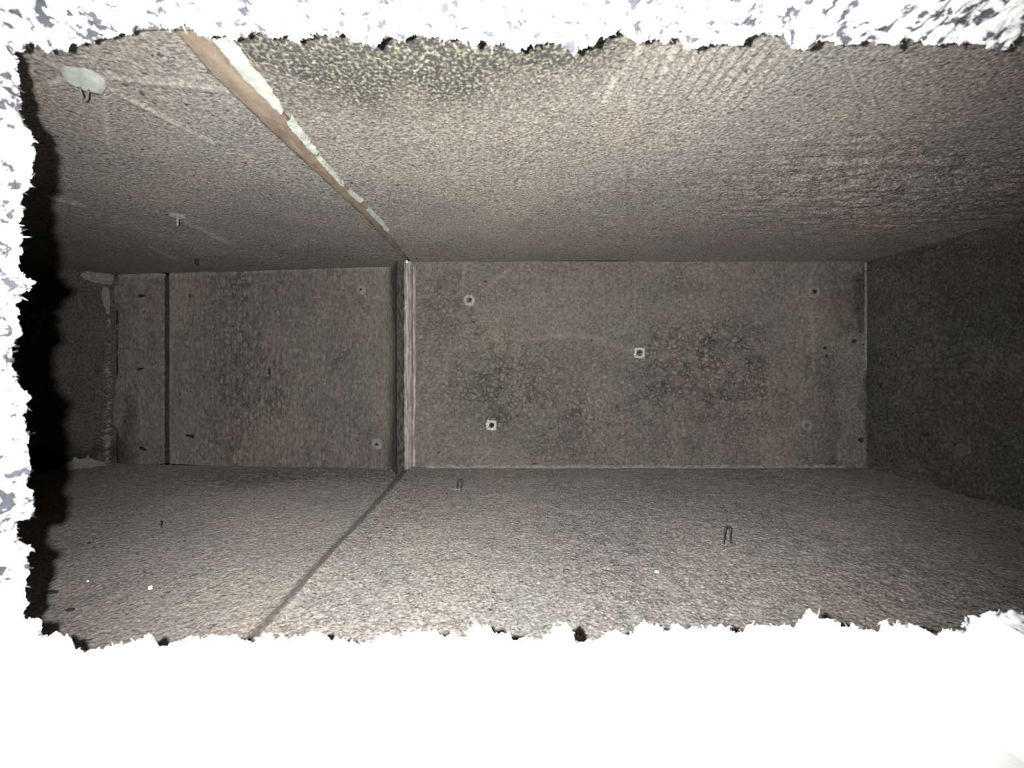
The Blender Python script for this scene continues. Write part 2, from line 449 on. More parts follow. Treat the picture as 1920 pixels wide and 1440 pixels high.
panel('ceiling_left', (XS - 0.002, Y0 - 0.01, ZTL - 0.001), (-0.86, Y0 - 0.01, ZTL), (-0.86, 0.66, ZTL), (XS - 0.002, 0.57, ZTL - 0.001), 0.0015, ceilleft_fn, 'liner_ceiling_left',
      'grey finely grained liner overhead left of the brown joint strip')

def floor_fn(u, v, P):
    X, Y = P[..., 0], P[..., 1]
    m = 0.5 + 0.5 * sstep(.35, .6, fbm(X * 8, Y * 8, 101, 3))
    h = 0.0009 * m * lumps(X, Y, 0.0038, 103)
    h += 0.005 * (fbm(X * 7, Y * 7, 105, 3) - .5)
    h += 0.0008 * (fbm(X * 60, Y * 110, 107, 3) - .5)
    h += 0.0018 * np.exp(-((X - XS) / 0.004) ** 2)
    return h, {'tone': 0 * X, 'rub': 0 * X, 'clump_shade': 0.5 + 0.45 * m, 'stain_shade': 0 * X}
panel('floor', (XS, Y0 - 0.01, ZB), (XR, Y0 - 0.01, ZB), (XR, D, ZB), (XS, D, ZB), 0.00115, floor_fn, 'liner_floor',
      'grey pebbly liner along the bottom right of the sloping joint')

def floorleft_fn(u, v, P):
    X, Y = P[..., 0], P[..., 1]
    d = XS - X
    h = 0.0008 * lumps(X, Y, 0.0055, 111) + 0.003 * (fbm(X * 8, Y * 8, 113, 3) - .5)
    h += 0.0085 * sstep(0.0170, 0.0, d)
    far = np.exp(-((Y - 0.54) / 0.05) ** 2) * sstep(-0.48, -0.35, X)
    h += 0.0026 * far * lumps(X + Y * 0.5, Y, 0.010, 115)
    return h, {'tone': 0 * X, 'rub': 0 * X, 'clump_shade': 0.4 + .6 * far, 'stain_shade': 0.35 * far + 0.50 * sstep(0.0185, 0.0135, d + 0.003 * (fbm(X * 50, Y * 70, 119, 3) - .5))}  # dark band at the joint: shade of the step's slope painted in
panel('floor_left', (XS, Y0 - 0.01, ZB - 0.008), (-0.86, Y0 - 0.01, ZBL), (-0.86, 0.66, ZBL), (XS, 0.57, ZB - 0.008), 0.0014, floorleft_fn, 'liner_floor',
      'grey liner along the bottom left of the sloping joint')

# ================================================================== FRONT WALL WITH THE ROUGH CUT OPENING
YE = 0.154     # inner rim depth
rim_px = [(24, 92), (60, 82), (130, 76), (200, 62), (262, 50), (300, 52), (345, 60), (420, 66), (520, 72), (640, 74), (800, 74), (960, 76), (1040, 84), (1062, 90), (1100, 80), (1200, 74),
          (1330, 76), (1400, 73), (1540, 80), (1635, 84), (1700, 76), (1790, 72), (1850, 82), (1890, 74), (1920, 68), (1990, 62), (2040, 90),
          (2052, 300), (2060, 640), (2052, 950), (2025, 1120), (1960, 1150), (1900, 1158), (1850, 1165), (1782, 1180), (1690, 1170), (1590, 1180), (1520, 1166), (1440, 1178),
          (1318, 1182), (1255, 1166), (1180, 1190), (1080, 1193), (1040, 1180), (930, 1192), (880, 1180), (780, 1194), (640, 1197), (560, 1202), (490, 1200), (340, 1206), (260, 1210),
          (190, 1216), (110, 1206), (62, 1186), (38, 1150), (33, 1100), (34, 1040), (40, 985), (55, 940), (50, 880), (44, 800), (38, 720), (36, 640), (36, 560), (36, 470), (38, 400), (44, 330), (54, 290), (44, 215), (32, 150)]
def rim_curve(n):
    pts = np.array([[(x - VX) / F * YE, (VY - y) / F * YE] for x, y in rim_px])
    nxt = np.roll(pts, -1, 0)
    seg = np.hypot(*(nxt - pts).T); cum = np.concatenate([[0], np.cumsum(seg)])
    s = np.linspace(0, cum[-1], n, endpoint=False)
    k = np.clip(np.searchsorted(cum, s, side='right') - 1, 0, len(pts) - 1)
    t = (s - cum[k]) / seg[k]
    return pts[k] * (1 - t)[:, None] + nxt[k] * t[:, None], s, cum[-1]
NR = 2600
RC, RS, RL = rim_curve(NR)
_t = np.roll(RC, -12, 0) - np.roll(RC, 12, 0); _t /= np.linalg.norm(_t, axis=1)[:, None]
RN = np.stack([_t[:, 1], -_t[:, 0]], 1)                     # clockwise walk -> right-hand normal points into the hole
bottom = sstep(-0.07, -0.09, RC[:, 1])                        # 1 on the bottom ledge
leftm = sstep(-0.165, -0.178, RC[:, 0])
def rim_prof():
    x, z = RC[:, 0], RC[:, 1]
    jag = 0.0019 * (sstep(.35, .62, vnoise(RS / 0.0085, RS * 0, 77)) - .5) * 2 * (0.35 + vnoise(RS / 0.03, RS * 0, 78)) + 0.0036 * (fbm(RS / 0.0065, RS * 0, 3, 4) - .5) * 2 + 0.0034 * (np.clip(fbm(RS / 0.011, RS * 0, 9, 2) - .48, 0, 1)) * (1 + leftm) + 0.0018 * (vnoise(RS / 0.0017, RS * 0, 5) - .5)
    ts = np.array([0, .25, .5, .9, 1.5, 2.2, 3, 4, 5.2, 6.6, 8.2, 10, 12, 14.5, 17, 20, 23.5, 27.5, 32, 37, 43, 50, 58, 68]) * 0.001
    rows = []
    # back rows: rim folds to the inner face
    for k, (bk, out) in enumerate(((0.004, 0.030), (0.004, 0.016), (0.0035, 0.008), (0.0025, 0.0035), (0.0012, 0.001))):
        rows.append((YE + bk + 0 * x, -out + jag * (1 - out / 0.03) * 0.8))
    for t in ts:
        rough = 0.0028 * (fbm(RS / 0.006, RS * 0 + t / 0.006, 21, 4) - .5) * 2 + 0.0012 * (fbm(RS / 0.0018, RS * 0 + t / 0.0025, 23, 2) - .5) * 2
        amp = 1 - 0.93 * bottom * sstep(0.001, 0.006, np.full_like(x, t)) 
        fade = math.exp(-t / 0.0035)
        flare = t * 0.06 * (1 - bottom)
        rows.append((YE - t + 0.0016 * (fbm(RS / 0.004, RS * 0, 31, 3) - .5) * fade * 2, jag * fade + rough * amp * min(1, t / 0.003) - flare))
    # outer face
    for out in (0.004, 0.02, 0.06, 0.12):
        rows.append((YE - ts[-1] - 0.001 + 0 * x, 0 * x - ts[-1] * 0.06 * (1 - bottom) - out))
    V = np.zeros((len(rows), NR + 1, 3))
    for k, (yy, off) in enumerate(rows):
        p = RC + RN * off[:, None]
        V[k, :NR, 0] = p[:, 0]; V[k, :NR, 1] = yy; V[k, :NR, 2] = p[:, 1]
        V[k, NR] = V[k, 0]
    return V
RV = rim_prof()
wall_front = grid_mesh('wall_front', RV, 'torn_fibre')
wall_front.data.materials.append(MATS['white_ledge'])
# the ledge below the opening is smooth and white, the other cut faces are torn fibre
bm_face = (bottom > 0.5)
mi = np.zeros((RV.shape[0] - 1, NR), np.int32)
mi[5:, :] = np.where(bm_face & (RC[:, 0] < 0.190), 1, 0)[None, :]
wall_front.data.polygons.foreach_set('material_index', mi.ravel())
wall_front.data.update()
tag(wall_front, 'thick white wall torn open around the rectangular hole in front', 'wall', kind='structure')

# inner lining face around the hole (seen from inside the duct)
def front_strip(parent, A, B, C_, D_):
    u, v = np.meshgrid(np.linspace(0, 1, 40), np.linspace(0, 1, 14))
    A, B, C_, D_ = [np.array(p, float) for p in (A, B, C_, D_)]
    P = A * ((1 - u) * (1 - v))[..., None] + B * (u * (1 - v))[..., None] + C_ * (u * v)[..., None] + D_ * ((1 - u) * v)[..., None]
    P[..., 1] += 0.002 * (fbm(P[..., 0] * 60, P[..., 2] * 60, 5, 3) - .5)
    return grid_mesh('inner_facing', P, 'liner_dark', {'tone': 0 * u, 'rub': 0 * u, 'stain_shade': 0 * u}, parent)
xl, xr = -0.190, 0.234
front_strip(wall_front, (-1.02, Y0, -0.155), (xl - 0.01, Y0, -0.155), (xl - 0.01, Y0, 0.146), (-1.02, Y0, 0.146))
front_strip(wall_front, (xr + 0.01, Y0, -0.14), (XR, Y0, -0.14), (XR, Y0, 0.146), (xr + 0.01, Y0, 0.146))
front_strip(wall_front, (xl - 0.01, Y0, -0.155), (xr + 0.01, Y0, -0.14), (xr + 0.01, Y0, -0.112), (xl - 0.01, Y0, -0.112))
front_strip(wall_front, (xl - 0.01, Y0, 0.133), (xr + 0.01, Y0, 0.133), (xr + 0.01, Y0, 0.147), (xl - 0.01, Y0, 0.147))

# loose fibres and tufts sticking out of the torn rim
def fibres(name, count, mat, sel, lmin, lmax, r0, depth, seed, parent, kind='stuff'):
    rnd = random.Random(seed)
    vs_, fs = [], []
    idx = [i for i in range(NR) if sel(i)]
    for _ in range(count):
        i = rnd.choice(idx)
        c = RC[i]; n = RN[i]; tg = _t[i]
        row = rnd.randint(*depth)
        p = Vector(RV[row, i])
        L = rnd.uniform(lmin, lmax) * (0.6 + 0.8 * rnd.random() ** 2)
        d = Vector((n[0], 0, n[1])) * rnd.uniform(0.3, 1.0) + Vector((tg[0], 0, tg[1])) * rnd.gauss(0, 0.6) + Vector((0, rnd.uniform(-.6, .5), 0))
        d.normalize()
        bend = Vector((rnd.gauss(0, .6), rnd.gauss(0, .6), rnd.gauss(0, .6)))
        r = r0 * rnd.uniform(.5, 1.4)
        a = d.orthogonal().normalized(); b_ = d.cross(a)
        base = len(vs_)
        p = p - d * 0.0008
        for k in range(4):
            s = k / 3
            q = p + d * L * s + bend * L * 0.35 * s * s
            rr = r * (1 - 0.85 * s)
            for w in range(3):
                an = w * 2.094
                vs_.append(q + (a * math.cos(an) + b_ * math.sin(an)) * rr)
        for k in range(3):
            for w in range(3):
                o = base + k * 3
                fs.append((o + w, o + (w + 1) % 3, o + 3 + (w + 1) % 3, o + 3 + w))
    o = mesh_obj(name, vs_, fs, mat, parent)
    if kind: o['kind'] = kind
    return o
topsel = lambda i: bottom[i] < .5 and RC[i, 0] < 0.215
fibres('torn_tufts', 1700, 'torn_fibre', topsel, 0.0006, 0.0019, 0.0006, (4, 8), 1, wall_front)
fibres('loose_fibres', 900, 'torn_fibre', topsel, 0.0012, 0.0030, 0.00008, (4, 12), 2, wall_front)
fibres('ledge_tufts', 420, 'white_ledge', lambda i: bottom[i] > .5, 0.0006, 0.0022, 0.00055, (4, 7), 3, wall_front)
fibres('ledge_fibres', 260, 'white_ledge', lambda i: bottom[i] > .5, 0.001, 0.003, 0.00010, (4, 8), 4, wall_front)

# ================================================================== JOINT BETWEEN THE TWO DUCT SECTIONS
def strip_between(name, left, right, mat, zoff, parent=None, n=140, seed=1, jag=0.0007, nw=8, crown=0.0012, thick=0.0015):
    """a ragged strip lying on the ceiling between two pixel polylines (converted to ceiling points)"""
    def sample(pl):
        pts = np.array([list(on_ceiling(*p)) for p in pl])
        t = np.linspace(0, 1, n); k = np.linspace(0, 1, len(pts))
        return np.stack([np.interp(t, k, pts[:, c]) for c in range(3)], 1)
    A, B = sample(left), sample(right)
    s = np.linspace(0, 1, n)
    L = np.linalg.norm(A[-1] - A[0])
    A[:, 0] += jag * (fbm(s * L / 0.004, s * 0, seed, 4) - .5) * 2
    B[:, 0] += jag * (fbm(s * L / 0.004, s * 0, seed + 7, 4) - .5) * 2
    P = np.zeros((n, nw + 2, 3))
    for j in range(nw):
        w = j / (nw - 1)
        P[:, j + 1] = A * (1 - w) + B * w
        P[:, j + 1, 2] += -zoff - crown * math.sin(math.pi * w) - 0.0006 * (fbm(P[:, j + 1, 0] * 400, P[:, j + 1, 1] * 400, seed + 3, 3) - .5)
    P[:, 0] = P[:, 1]; P[:, 0, 2] += thick + zoff
    P[:, -1] = P[:, -2]; P[:, -1, 2] += thick + zoff
    return grid_mesh(name, P[:, ::-1], mat, None, parent)
tr = strip_between('trim_1', [(320, 40), (337, 55), (395, 127), (445, 175), (545, 272), (620, 342), (690, 408), (757, 482)],
                   [(372, 40), (392, 60), (440, 122), (486, 167), (541, 222), (592, 285), (640, 338), (700, 402), (764, 482)], 'brown_edge', 0.0028, n=320, seed=3, crown=0.0014)
tag(tr, 'brown fibrous strip covering the ceiling joint', 'trim', kind='structure')
def tape(left, right, label, seed):
    o = strip_between('torn_tape', left, right, 'pale_tape', 0.0026, n=90, seed=seed, jag=0.0012, crown=0.0008)
    return tag(o, label, 'tape', 'torn tape on the ceiling joint')
tape([(392, 58), (415, 84), (445, 125), (482, 165), (525, 206)], [(424, 58), (438, 76), (480, 127), (510, 164), (532, 200)],
     'longest piece of torn whitish tape on the ceiling joint nearest the opening', 11)
tape([(537, 218), (546, 240), (570, 266), (588, 282)], [(546, 212), (560, 230), (580, 258), (596, 280)],
     'pitted middle piece of torn whitish tape beside the brown strip', 13)
tape([(590, 286), (612, 314), (636, 338)], [(598, 283), (624, 317), (646, 344)], 'dull greyish piece of torn tape below the pitted one', 15)
tape([(648, 350), (660, 364), (672, 374)], [(655, 349), (668, 361), (680, 372)], 'small pinkish scrap of tape midway down the ceiling joint', 17)
tape([(684, 386), (704, 408), (724, 430)], [(690, 384), (712, 406), (731, 428)], 'dim sliver of tape near the deep end of the ceiling joint', 19)

def upright(name, x0, x1, y, z0, z1, mat, depth, seed, parent, jag=0.0009, n=220, nw=7):
    s = np.linspace(0, 1, n)
    zz = z0 + (z1 - z0) * s
    a = x0 + jag * (fbm(zz / 0.004, zz * 0, seed, 4) - .5) * 2
    b_ = x1 + jag * (fbm(zz / 0.004, zz * 0, seed + 5, 4) - .5) * 2
    P = np.zeros((n, nw + 2, 3))
    for j in range(nw):
        w = j / (nw - 1)
        P[:, j + 1, 0] = a * (1 - w) + b_ * w
        P[:, j + 1, 1] = y - depth * (0.35 + 0.65 * math.sin(math.pi * w)) - 0.0012 * (fbm(P[:, j + 1, 0] * 700, zz * 90, seed + 2, 3) - .5)
        P[:, j + 1, 2] = zz
    P[:, 0] = P[:, 1]; P[:, 0, 1] = y + 0.012
    P[:, -1] = P[:, -2]; P[:, -1, 1] = y + 0.004
    return grid_mesh(name, P, mat, None, parent)
joint = put(bpy.data.objects.new('trim_2', None)); joint.location = (XS, D - 0.004, ZB)
tag(joint, 'pale frayed double lip running up the back wall joint', 'trim', kind='structure')
bpy.context.view_layer.update()
def keep(o, p):
    o.parent = p; o.matrix_parent_inverse = p.matrix_world.inverted(); return o
xa = lambda px: (px - VX) / F * 0.546
keep(upright('wide_lip', xa(757), xa(771), 0.549, ZB - 0.002, ZT - 0.001, 'lip_fibre', 0.006, 41, None), joint)
keep(upright('narrow_lip', xa(772.5), xa(779), 0.550, ZB + 0.003, ZT - 0.008, 'lip_fibre', 0.0045, 43, None), joint)
keep(upright('painted_shade_lip', xa(740), xa(757), 0.552, ZB - 0.008, ZT - 0.001, 'shade_fringe', 0.0045, 45, None, 0.0006), joint)  # its dark colour paints the shade on the joint's left flank
# bright metal nick at the top of the joint
p = px_y(763, 487, 0.540)
keep(mesh_obj('metal_nick', [p + Vector((a * 0.0016, 0.001 * (k % 2), b2 * 0.0034)) for k, (a, b2) in enumerate([(-1, -1), (.6, -1.2), (0.1, -.3), (.9, .2), (.2, 1.2), (-.7, .8)])] + [p + Vector((0, -0.0012, 0))],
              [(i, (i + 1) % 6, 6) for i in range(6)], 'bright_metal', None, False), joint)

# dark strip painted for shade in the groove between rippled wall and narrow panel
gs = upright('trim_5', BL1[0] - 0.0042, BL1[0] + 0.0022, BL1[1] + 0.005, ZBL, ZTL, 'groove_shade', 0.003, 57, None, 0.0012, 160, 5)
tag(gs, 'dark strip painted as groove shade left of the rippled back wall', 'trim', kind='structure')
# thin pale edging where the back wall meets the right end wall and the floor
er = upright('trim_3', (1625 - VX) / F * 0.547, (1628.5 - VX) / F * 0.547, 0.5495, -0.004, ZT - 0.002, 'thin_edge', 0.0015, 51, None, 0.0008, 160, 5)
tag(er, 'thin pale line of torn facing in the right back corner', 'trim', kind='structure')
def floor_edge():
    n = 420
    x = np.linspace((800 - VX) / F * D, (1580 - VX) / F * D, n)
    P = np.zeros((n, 6, 3))
    for j in range(6):
        w = j / 5
        P[:, j, 0] = x
        P[:, j, 1] = D - 0.0055 * math.sin(math.pi * (0.1 + 0.8 * w)) - 0.002 * (fbm(x / 0.004, x * 0 + j, 61, 3) - .5)
        top = 0.0035 + 0.004 * fbm(x / 0.006, x * 0, 63, 4)
        P[:, j, 2] = ZB - 0.001 + top * w + 0.0015 * (fbm(x / 0.003, x * 0 + j, 65, 2) - .5)
    return grid_mesh('trim_4', P, 'pale_edge', None)
fibre_mat('pale_edge', (0.10, 0.096, 0.085), (0.19, 0.182, 0.160), 300, 0.8)
tag(floor_edge(), 'pale frayed edge of liner along the foot of the back wall', 'trim', kind='structure')

# ================================================================== LINER FASTENERS
def frame(n, up=Vector((0, 0, 1))):
    n = Vector(n).normalized()
    if abs(n.dot(up)) > .95: up = Vector((0, 1, 0))
    x = up.cross(n).normalized(); y = n.cross(x)
    M = Matrix((x, y, n)).transposed()
    return M.to_4x4()

def washer_mesh(ro, ri, mat, seed, square=0.35, rag=0.12, h=0.0012):
    rnd = random.Random(seed); n = 36
    vs_, fs = [], []
    rows = [(ri * .85, -0.0015), (ri, 0.4 * h), (ri + (ro - ri) * .45, h), (ro * .92, .7 * h), (ro, -0.0015)]
    jit = [1 + rag * rnd.uniform(-1, 1) for _ in range(n)]
    for r, z in rows:
        for k in range(n):
            a = 2 * math.pi * k / n
            sq = 1 / max(abs(math.cos(a)), abs(math.sin(a)))
            rr = r * (1 + square * (sq - 1) * .9)
            if r > ri * 1.1: rr *= 1 + (jit[k] - 1) * (r - ri) / (ro - ri)
            vs_.append((rr * math.cos(a), rr * math.sin(a), z + rnd.uniform(-1, 1) * h * .25))
    for j in range(len(rows) - 1):
        for k in range(n):
            fs.append((j * n + k, j * n + (k + 1) % n, (j + 1) * n + (k + 1) % n, (j + 1) * n + k))
    return vs_, fs

def tube(pts, r, seg=6, taper=1.0):
    vs_, fs = [], []
    pts = [Vector(p) for p in pts]
    for i, p in enumerate(pts):
        d = (pts[min(i + 1, len(pts) - 1)] - pts[max(i - 1, 0)]).normalized()
        a = d.orthogonal().normalized() if i == 0 else (a - d * a.dot(d)).normalized()
        b_ = d.cross(a)
        rr = r * (1 + (taper - 1) * i / (len(pts) - 1))
        for w in range(seg):
            an = 2 * math.pi * w / seg
            vs_.append(p + (a * math.cos(an) + b_ * math.sin(an)) * rr)
    for i in range(len(pts) - 1):
        for w in range(seg):
            fs.append((i * seg + w, i * seg + (w + 1) % seg, (i + 1) * seg + (w + 1) % seg, (i + 1) * seg + w))
    fs.append(tuple(reversed(range(seg)))); fs.append(tuple(range((len(pts) - 1) * seg, len(pts) * seg)))
    return vs_, fs

def cup(r, depth, n=14):
    vs_ = [(r * math.cos(2 * math.pi * k / n), r * math.sin(2 * math.pi * k / n), 0) for k in range(n)] + \
          [(.7 * r * math.cos(2 * math.pi * k / n), .7 * r * math.sin(2 * math.pi * k / n), -depth) for k in range(n)] + [(0, 0, -depth)]
    fs = [(k, (k + 1) % n, n + (k + 1) % n, n + k) for k in range(n)] + [(n + k, n + (k + 1) % n, 2 * n) for k in range(n)]
    return vs_, fs

FAST = 'pinned fasteners holding the duct liner'
def fastener(pos, nrm, label, ro=0.008, ri=0.0036, ring='pale_fibre', pin='dark_wire', pindir=(0.4, 0.1, 1), pinlen=0.004, pinr=0.0011, seed=1, rag=.12, lift=0.001, square=.35, hole='dirt'):
    e = put(bpy.data.objects.new('liner_fastener', None))
    e.matrix_world = Matrix.Translation(Vector(pos) + Vector(nrm) * lift) @ frame(nrm)
    tag(e, label, 'fastener', FAST)
    if ring:
        mesh_obj('washer', *washer_mesh(ro, ri, ring, seed, square, rag), ring, e)
    v, f = cup(ri * 1.02, 0.0012); v = [(a, b2, c + 0.0006) for a, b2, c in v]
    if hole: mesh_obj('pin_hole', v, f, hole, e)
    d = Vector(pindir).normalized()
    v, f = tube([Vector((0, 0, -0.001)), d * pinlen * .5, d * pinlen * .9, d * pinlen], pinr, 7, 0.8)
    mesh_obj('pin', v, f, pin, e)
    return e

pb, nb = Vector((0, D, 0)), Vector((0, -1, 0))
def B(px, py): return px_plane(px, py, pb, nb)
# frame x axis on the back wall points left->right in the photo
fastener(B(880, 563), nb, 'grey ring fastener at the upper left of the back wall', 0.0080, 0.0034, 'ring_fibre', seed=3, rag=.10)
f2 = fastener(B(1198, 662), nb, 'whitish square fastener in the middle of the back wall with glinting pin', 0.0076, 0.0040, 'white_fibre', seed=5, rag=.10, square=.8, lift=0.0028)
fastener(B(922, 797), nb, 'bright white frayed fastener at the lower left of the back wall', 0.0078, 0.0034, 'white_fibre', seed=7, rag=.16, square=.7, lift=0.0018)
fastener(B(1527, 547), nb, 'dull round fastener at the upper right of the back wall', 0.0086, 0.0028, 'grey_washer', pindir=(-1, .2, .5), pinlen=.006, pinr=.0009, seed=9, rag=.06)
fastener(B(1513, 797), nb, 'dull round fastener at the lower right of the back wall', 0.0082, 0.0020, 'grey_washer', pin='grey_wire', seed=11, rag=.08)
# glint on the middle pin
v, fc = tube([Vector((0.0035, -0.0005, 0.0012)), Vector((0.0005, -0.0008, 0.0035))], 0.0009, 6, .5)
mesh_obj('pin_tip', v, fc, 'bright_metal', f2)

pl, nl = vplane(BL0, BL1)
def L_(px, py): return px_plane(px, py, pl, nl)
fastener(L_(678, 543), nl, 'pale smooth fastener near the joint at the top of the left back wall', 0.0078, 0.0016, 'grey_washer', pin='dark_wire', seed=13, rag=.06, lift=.002)
fastener(L_(708, 832), nl, 'pale squarish fastener near the joint at the bottom of the left back wall', 0.0082, 0.0018, 'grey_washer', pindir=(1, -.3, .6), seed=15, rag=.04, square=.8, lift=.0035)
fastener(L_(507, 700), nl, 'small dark pin in the middle of the rippled left wall', 0.004, 0.0022, None, pindir=(0.2, .9, .5), pinlen=.008, pinr=.0017, seed=17)
fastener(L_(362, 818), nl, 'dark bent pin at the lower left of the rippled left wall', 0.004, 0.0034, None, pindir=(-1, .3, .4), pinlen=.009, pinr=.002, seed=19)
fastener(L_(358, 555), nl, 'brownish pin at the upper left of the rippled left wall', 0.004, 0.0030, None, pindir=(1, 0, .4), pinlen=.007, pinr=.0018, pin='grey_wire', seed=21)
pp, np_ = vplane(BL1, LP1)
def PP(px, py): return px_plane(px, py, pp, np_)
fastener(PP(264, 555), np_, 'dark pin at the top of the narrow stained panel', 0.004, 0.003, None, pindir=(1, 0, .4), pinlen=.008, pinr=.002, seed=23)
fastener(PP(261, 692), np_, 'dark flat pin halfway up the narrow stained panel', 0.004, 0.003, None, pindir=(1, 0.15, .3), pinlen=.010, pinr=.0018, seed=25)
fastener(PP(266, 840), np_, 'dark tilted pin at the foot of the narrow stained panel', 0.004, 0.003, None, pindir=(1, -.3, .3), pinlen=.009, pinr=.002, seed=27)

# ceiling: glued pad with a hook, and a stub pin
def ceilpt(px, py): return px_plane(px, py, (0, 0, ZTL - 0.0005), (0, 0, 1))
e = put(bpy.data.objects.new('glue_pad_hook', None)); c = ceilpt(156, 146); e.location = c
tag(e, 'pale oval glue pad with a wire hook on the left ceiling', 'hook', None)
n = 40; vsx = [(0, 0, -0.0042)]; rnd = random.Random(4)
pad = [ceilpt(*q) - c for q in [(112, 122), (124, 118), (140, 123), (158, 124), (180, 133), (196, 144), (203, 158), (196, 166), (180, 166), (160, 160), (146, 152), (128, 146), (115, 136)]]
ring = []
for k in range(len(pad)):
    a, b2 = pad[k], pad[(k + 1) % len(pad)]
    for t in (0, .5): ring.append(a.lerp(b2, t) * rnd.uniform(.96, 1.04))
cen = sum(ring, Vector()) / len(ring)
vsx = [cen + Vector((0, 0, -0.0044))]
for sc_, z in ((.55, -0.0042), (.88, -0.0038), (1.0, -0.001)):
    vsx += [cen + (q - cen) * sc_ + Vector((0, 0, z + rnd.uniform(-1, 1) * .0003)) for q in ring]
m_ = len(ring)
fsx = [(0, 1 + (k + 1) % m_, 1 + k) for k in range(m_)]
for j in range(2): fsx += [(1 + j * m_ + k, 1 + j * m_ + (k + 1) % m_, 1 + (j + 1) * m_ + (k + 1) % m_, 1 + (j + 1) * m_ + k) for k in range(m_)]
mesh_obj('glue_pad', vsx, fsx, 'glue', e)
S = c.y / F
v, fc = tube([Vector((-6, 0, 1)) * S, Vector((-5, 0, -8)) * S, Vector((-1, -1, -22)) * S, Vector((3, -2, -30)) * S, Vector((6, 0, -26)) * S, Vector((5, 4, -10)) * S, Vector((4, 6, -3)) * S], 0.00042, 6)
v = [q + Vector((0, 0, -0.004)) for q in v]
mesh_obj('wire_hook', v, fc, 'grey_wire', e)
c = ceilpt(333, 402)
fastener(c, (0, 0, -1), 'stubby pin hanging from a small pale patch on the left ceiling', 0.0055, 0.0016, 'grey_washer', pin='pale_fibre', pindir=(0, 0, 1), pinlen=.0085, pinr=.0012, seed=31, rag=.2, lift=.002, hole=None)
c = ceilpt(368, 484)
fastener(c, (0, 0, -1), 'dark stub pin on the ceiling above the left back wall', 0.004, 0.002, None, pin='dirt', pindir=(0, 0, 1), pinlen=.009, pinr=.0022, seed=33, lift=0, hole=None)

# floor: bare wire pins poking up
def wire(name, base, pts, r, mat, label, cat):
    v, fc = tube(pts, r, 6)
    o = mesh_obj(name, v, fc, mat, None, True, base)
    return tag(o, label, cat)
c = on_floor(1363, 1021); S = c.y / F
def arc(w, h, n=9):
    return [Vector((-w / 2, 0, -0.002)), Vector((-w / 2, 0, h * .4))] + [Vector((-w / 2 * math.cos(math.pi * k / n), 0, h - w / 2 + w / 2 * math.sin(math.pi * k / n))) for k in range(n + 1)] + [Vector((w / 2 + .0004, 0, h * .4)), Vector((w / 2 + .001, 0, 0.0012)), Vector((w / 2 + .004, -0.001, 0.0002))]
wire('wire_loop', c, arc(10 * S, 34 * S), 0.00042, 'dirt', 'dark hairpin wire loop standing on the right part of the floor', 'wire loop')
c = on_floor(1057, 1077); S = c.y / F
wire('bent_staple', c, [Vector((0, 0, -0.001)), Vector((0, 0, 8 * S)), Vector((1 * S, 0, 9 * S)), Vector((8 * S, 0.001, 8.5 * S)), Vector((9 * S, 0.001, 7 * S))], 0.0003, 'dirt', 'tiny bent dark staple on the middle of the floor', 'staple')
c = on_floor(862, 920); S = c.y / F
wire('wire_loop', c, [Vector((-5, 0, -2)) * S, Vector((-5, 0, 16)) * S, Vector((-2, 0, 23)) * S, Vector((2, 0, 22)) * S, Vector((3, 0, 12)) * S, Vector((1, 0, -2)) * S], 0.0004, 'dirt', 'small dark wire loop on the floor at the foot of the back wall', 'wire loop')

# ================================================================== SCRAPS AND DEBRIS
def flake(name, base, outline, mat, label, cat, thick=0.0006, nrm=(0, 0, 1), group=None, seed=1, parent=None, curl=0.3):
    """little irregular chip lying on a surface; outline in metres in the surface plane"""
    rnd = random.Random(seed)
    M = frame(nrm)
    pts = []
    for k in range(len(outline)):
        a = Vector((*outline[k], 0)); b2 = Vector((*outline[(k + 1) % len(outline)], 0))
        for t in (0, .34, .67): pts.append(a.lerp(b2, t) * rnd.uniform(.92, 1.08))
    n = len(pts); cen = sum(pts, Vector()) / n
    size = max((q - cen).length for q in pts)
    vs_ = []
    for zt in (0, thick):
        vs_ += [q + Vector((0, 0, zt + curl * thick * ((q - cen).length / size) ** 2 * (1 + rnd.uniform(-.3, .3)))) for q in pts]
    vs_ += [cen * 1.0, cen + Vector((0, 0, thick * 1.3))]
    fs = [(k, (k + 1) % n, n + (k + 1) % n, n + k) for k in range(n)] + [((k + 1) % n, k, 2 * n) for k in range(n)] + [(n + k, n + (k + 1) % n, 2 * n + 1) for k in range(n)]
    vs_ = [M.to_3x3() @ Vector(q) for q in vs_]
    o = mesh_obj(name, vs_, fs, mat, parent, False, Vector(base))
    if label: tag(o, label, cat, group)
    return o
def blob(r, n=7, seed=0, ax=1.0):
    rnd = random.Random(seed)
    return [(r * ax * math.cos(2 * math.pi * k / n) * rnd.uniform(.65, 1.2), r * math.sin(2 * math.pi * k / n) * rnd.uniform(.65, 1.2)) for k in range(n)]
up = Vector((0, 0, 0.0012))
fl_l = lambda px, py: px_plane(px, py, (0, 0, -0.1475), (0, 0, 1))
CR = 'crumbs lying on the liner floor'
flake('crumb', fl_l(282, 1108) + up, blob(0.0013, 6, 1), 'white_ledge', 'bright white crumb on the left part of the floor', 'crumb', 0.0014, group=CR)
flake('crumb', fl_l(165, 1094) + up, blob(0.0006, 6, 2), 'white_ledge', 'tiny white speck left of the bright crumb on the floor', 'crumb', 0.0006, group=CR)
flake('crumb', on_floor(1231, 1077) + up, blob(0.0011, 6, 3, 1.6), 'white_ledge', 'thin white crumb on the floor right of the tiny staple', 'crumb', 0.0008, group=CR)
flake('crumb', fl_l(97, 1115) + up, blob(0.0022, 8, 4, 2.0), 'dirt', 'dark flat crumb beside the black shadow at left', 'crumb', 0.0008, group=CR)
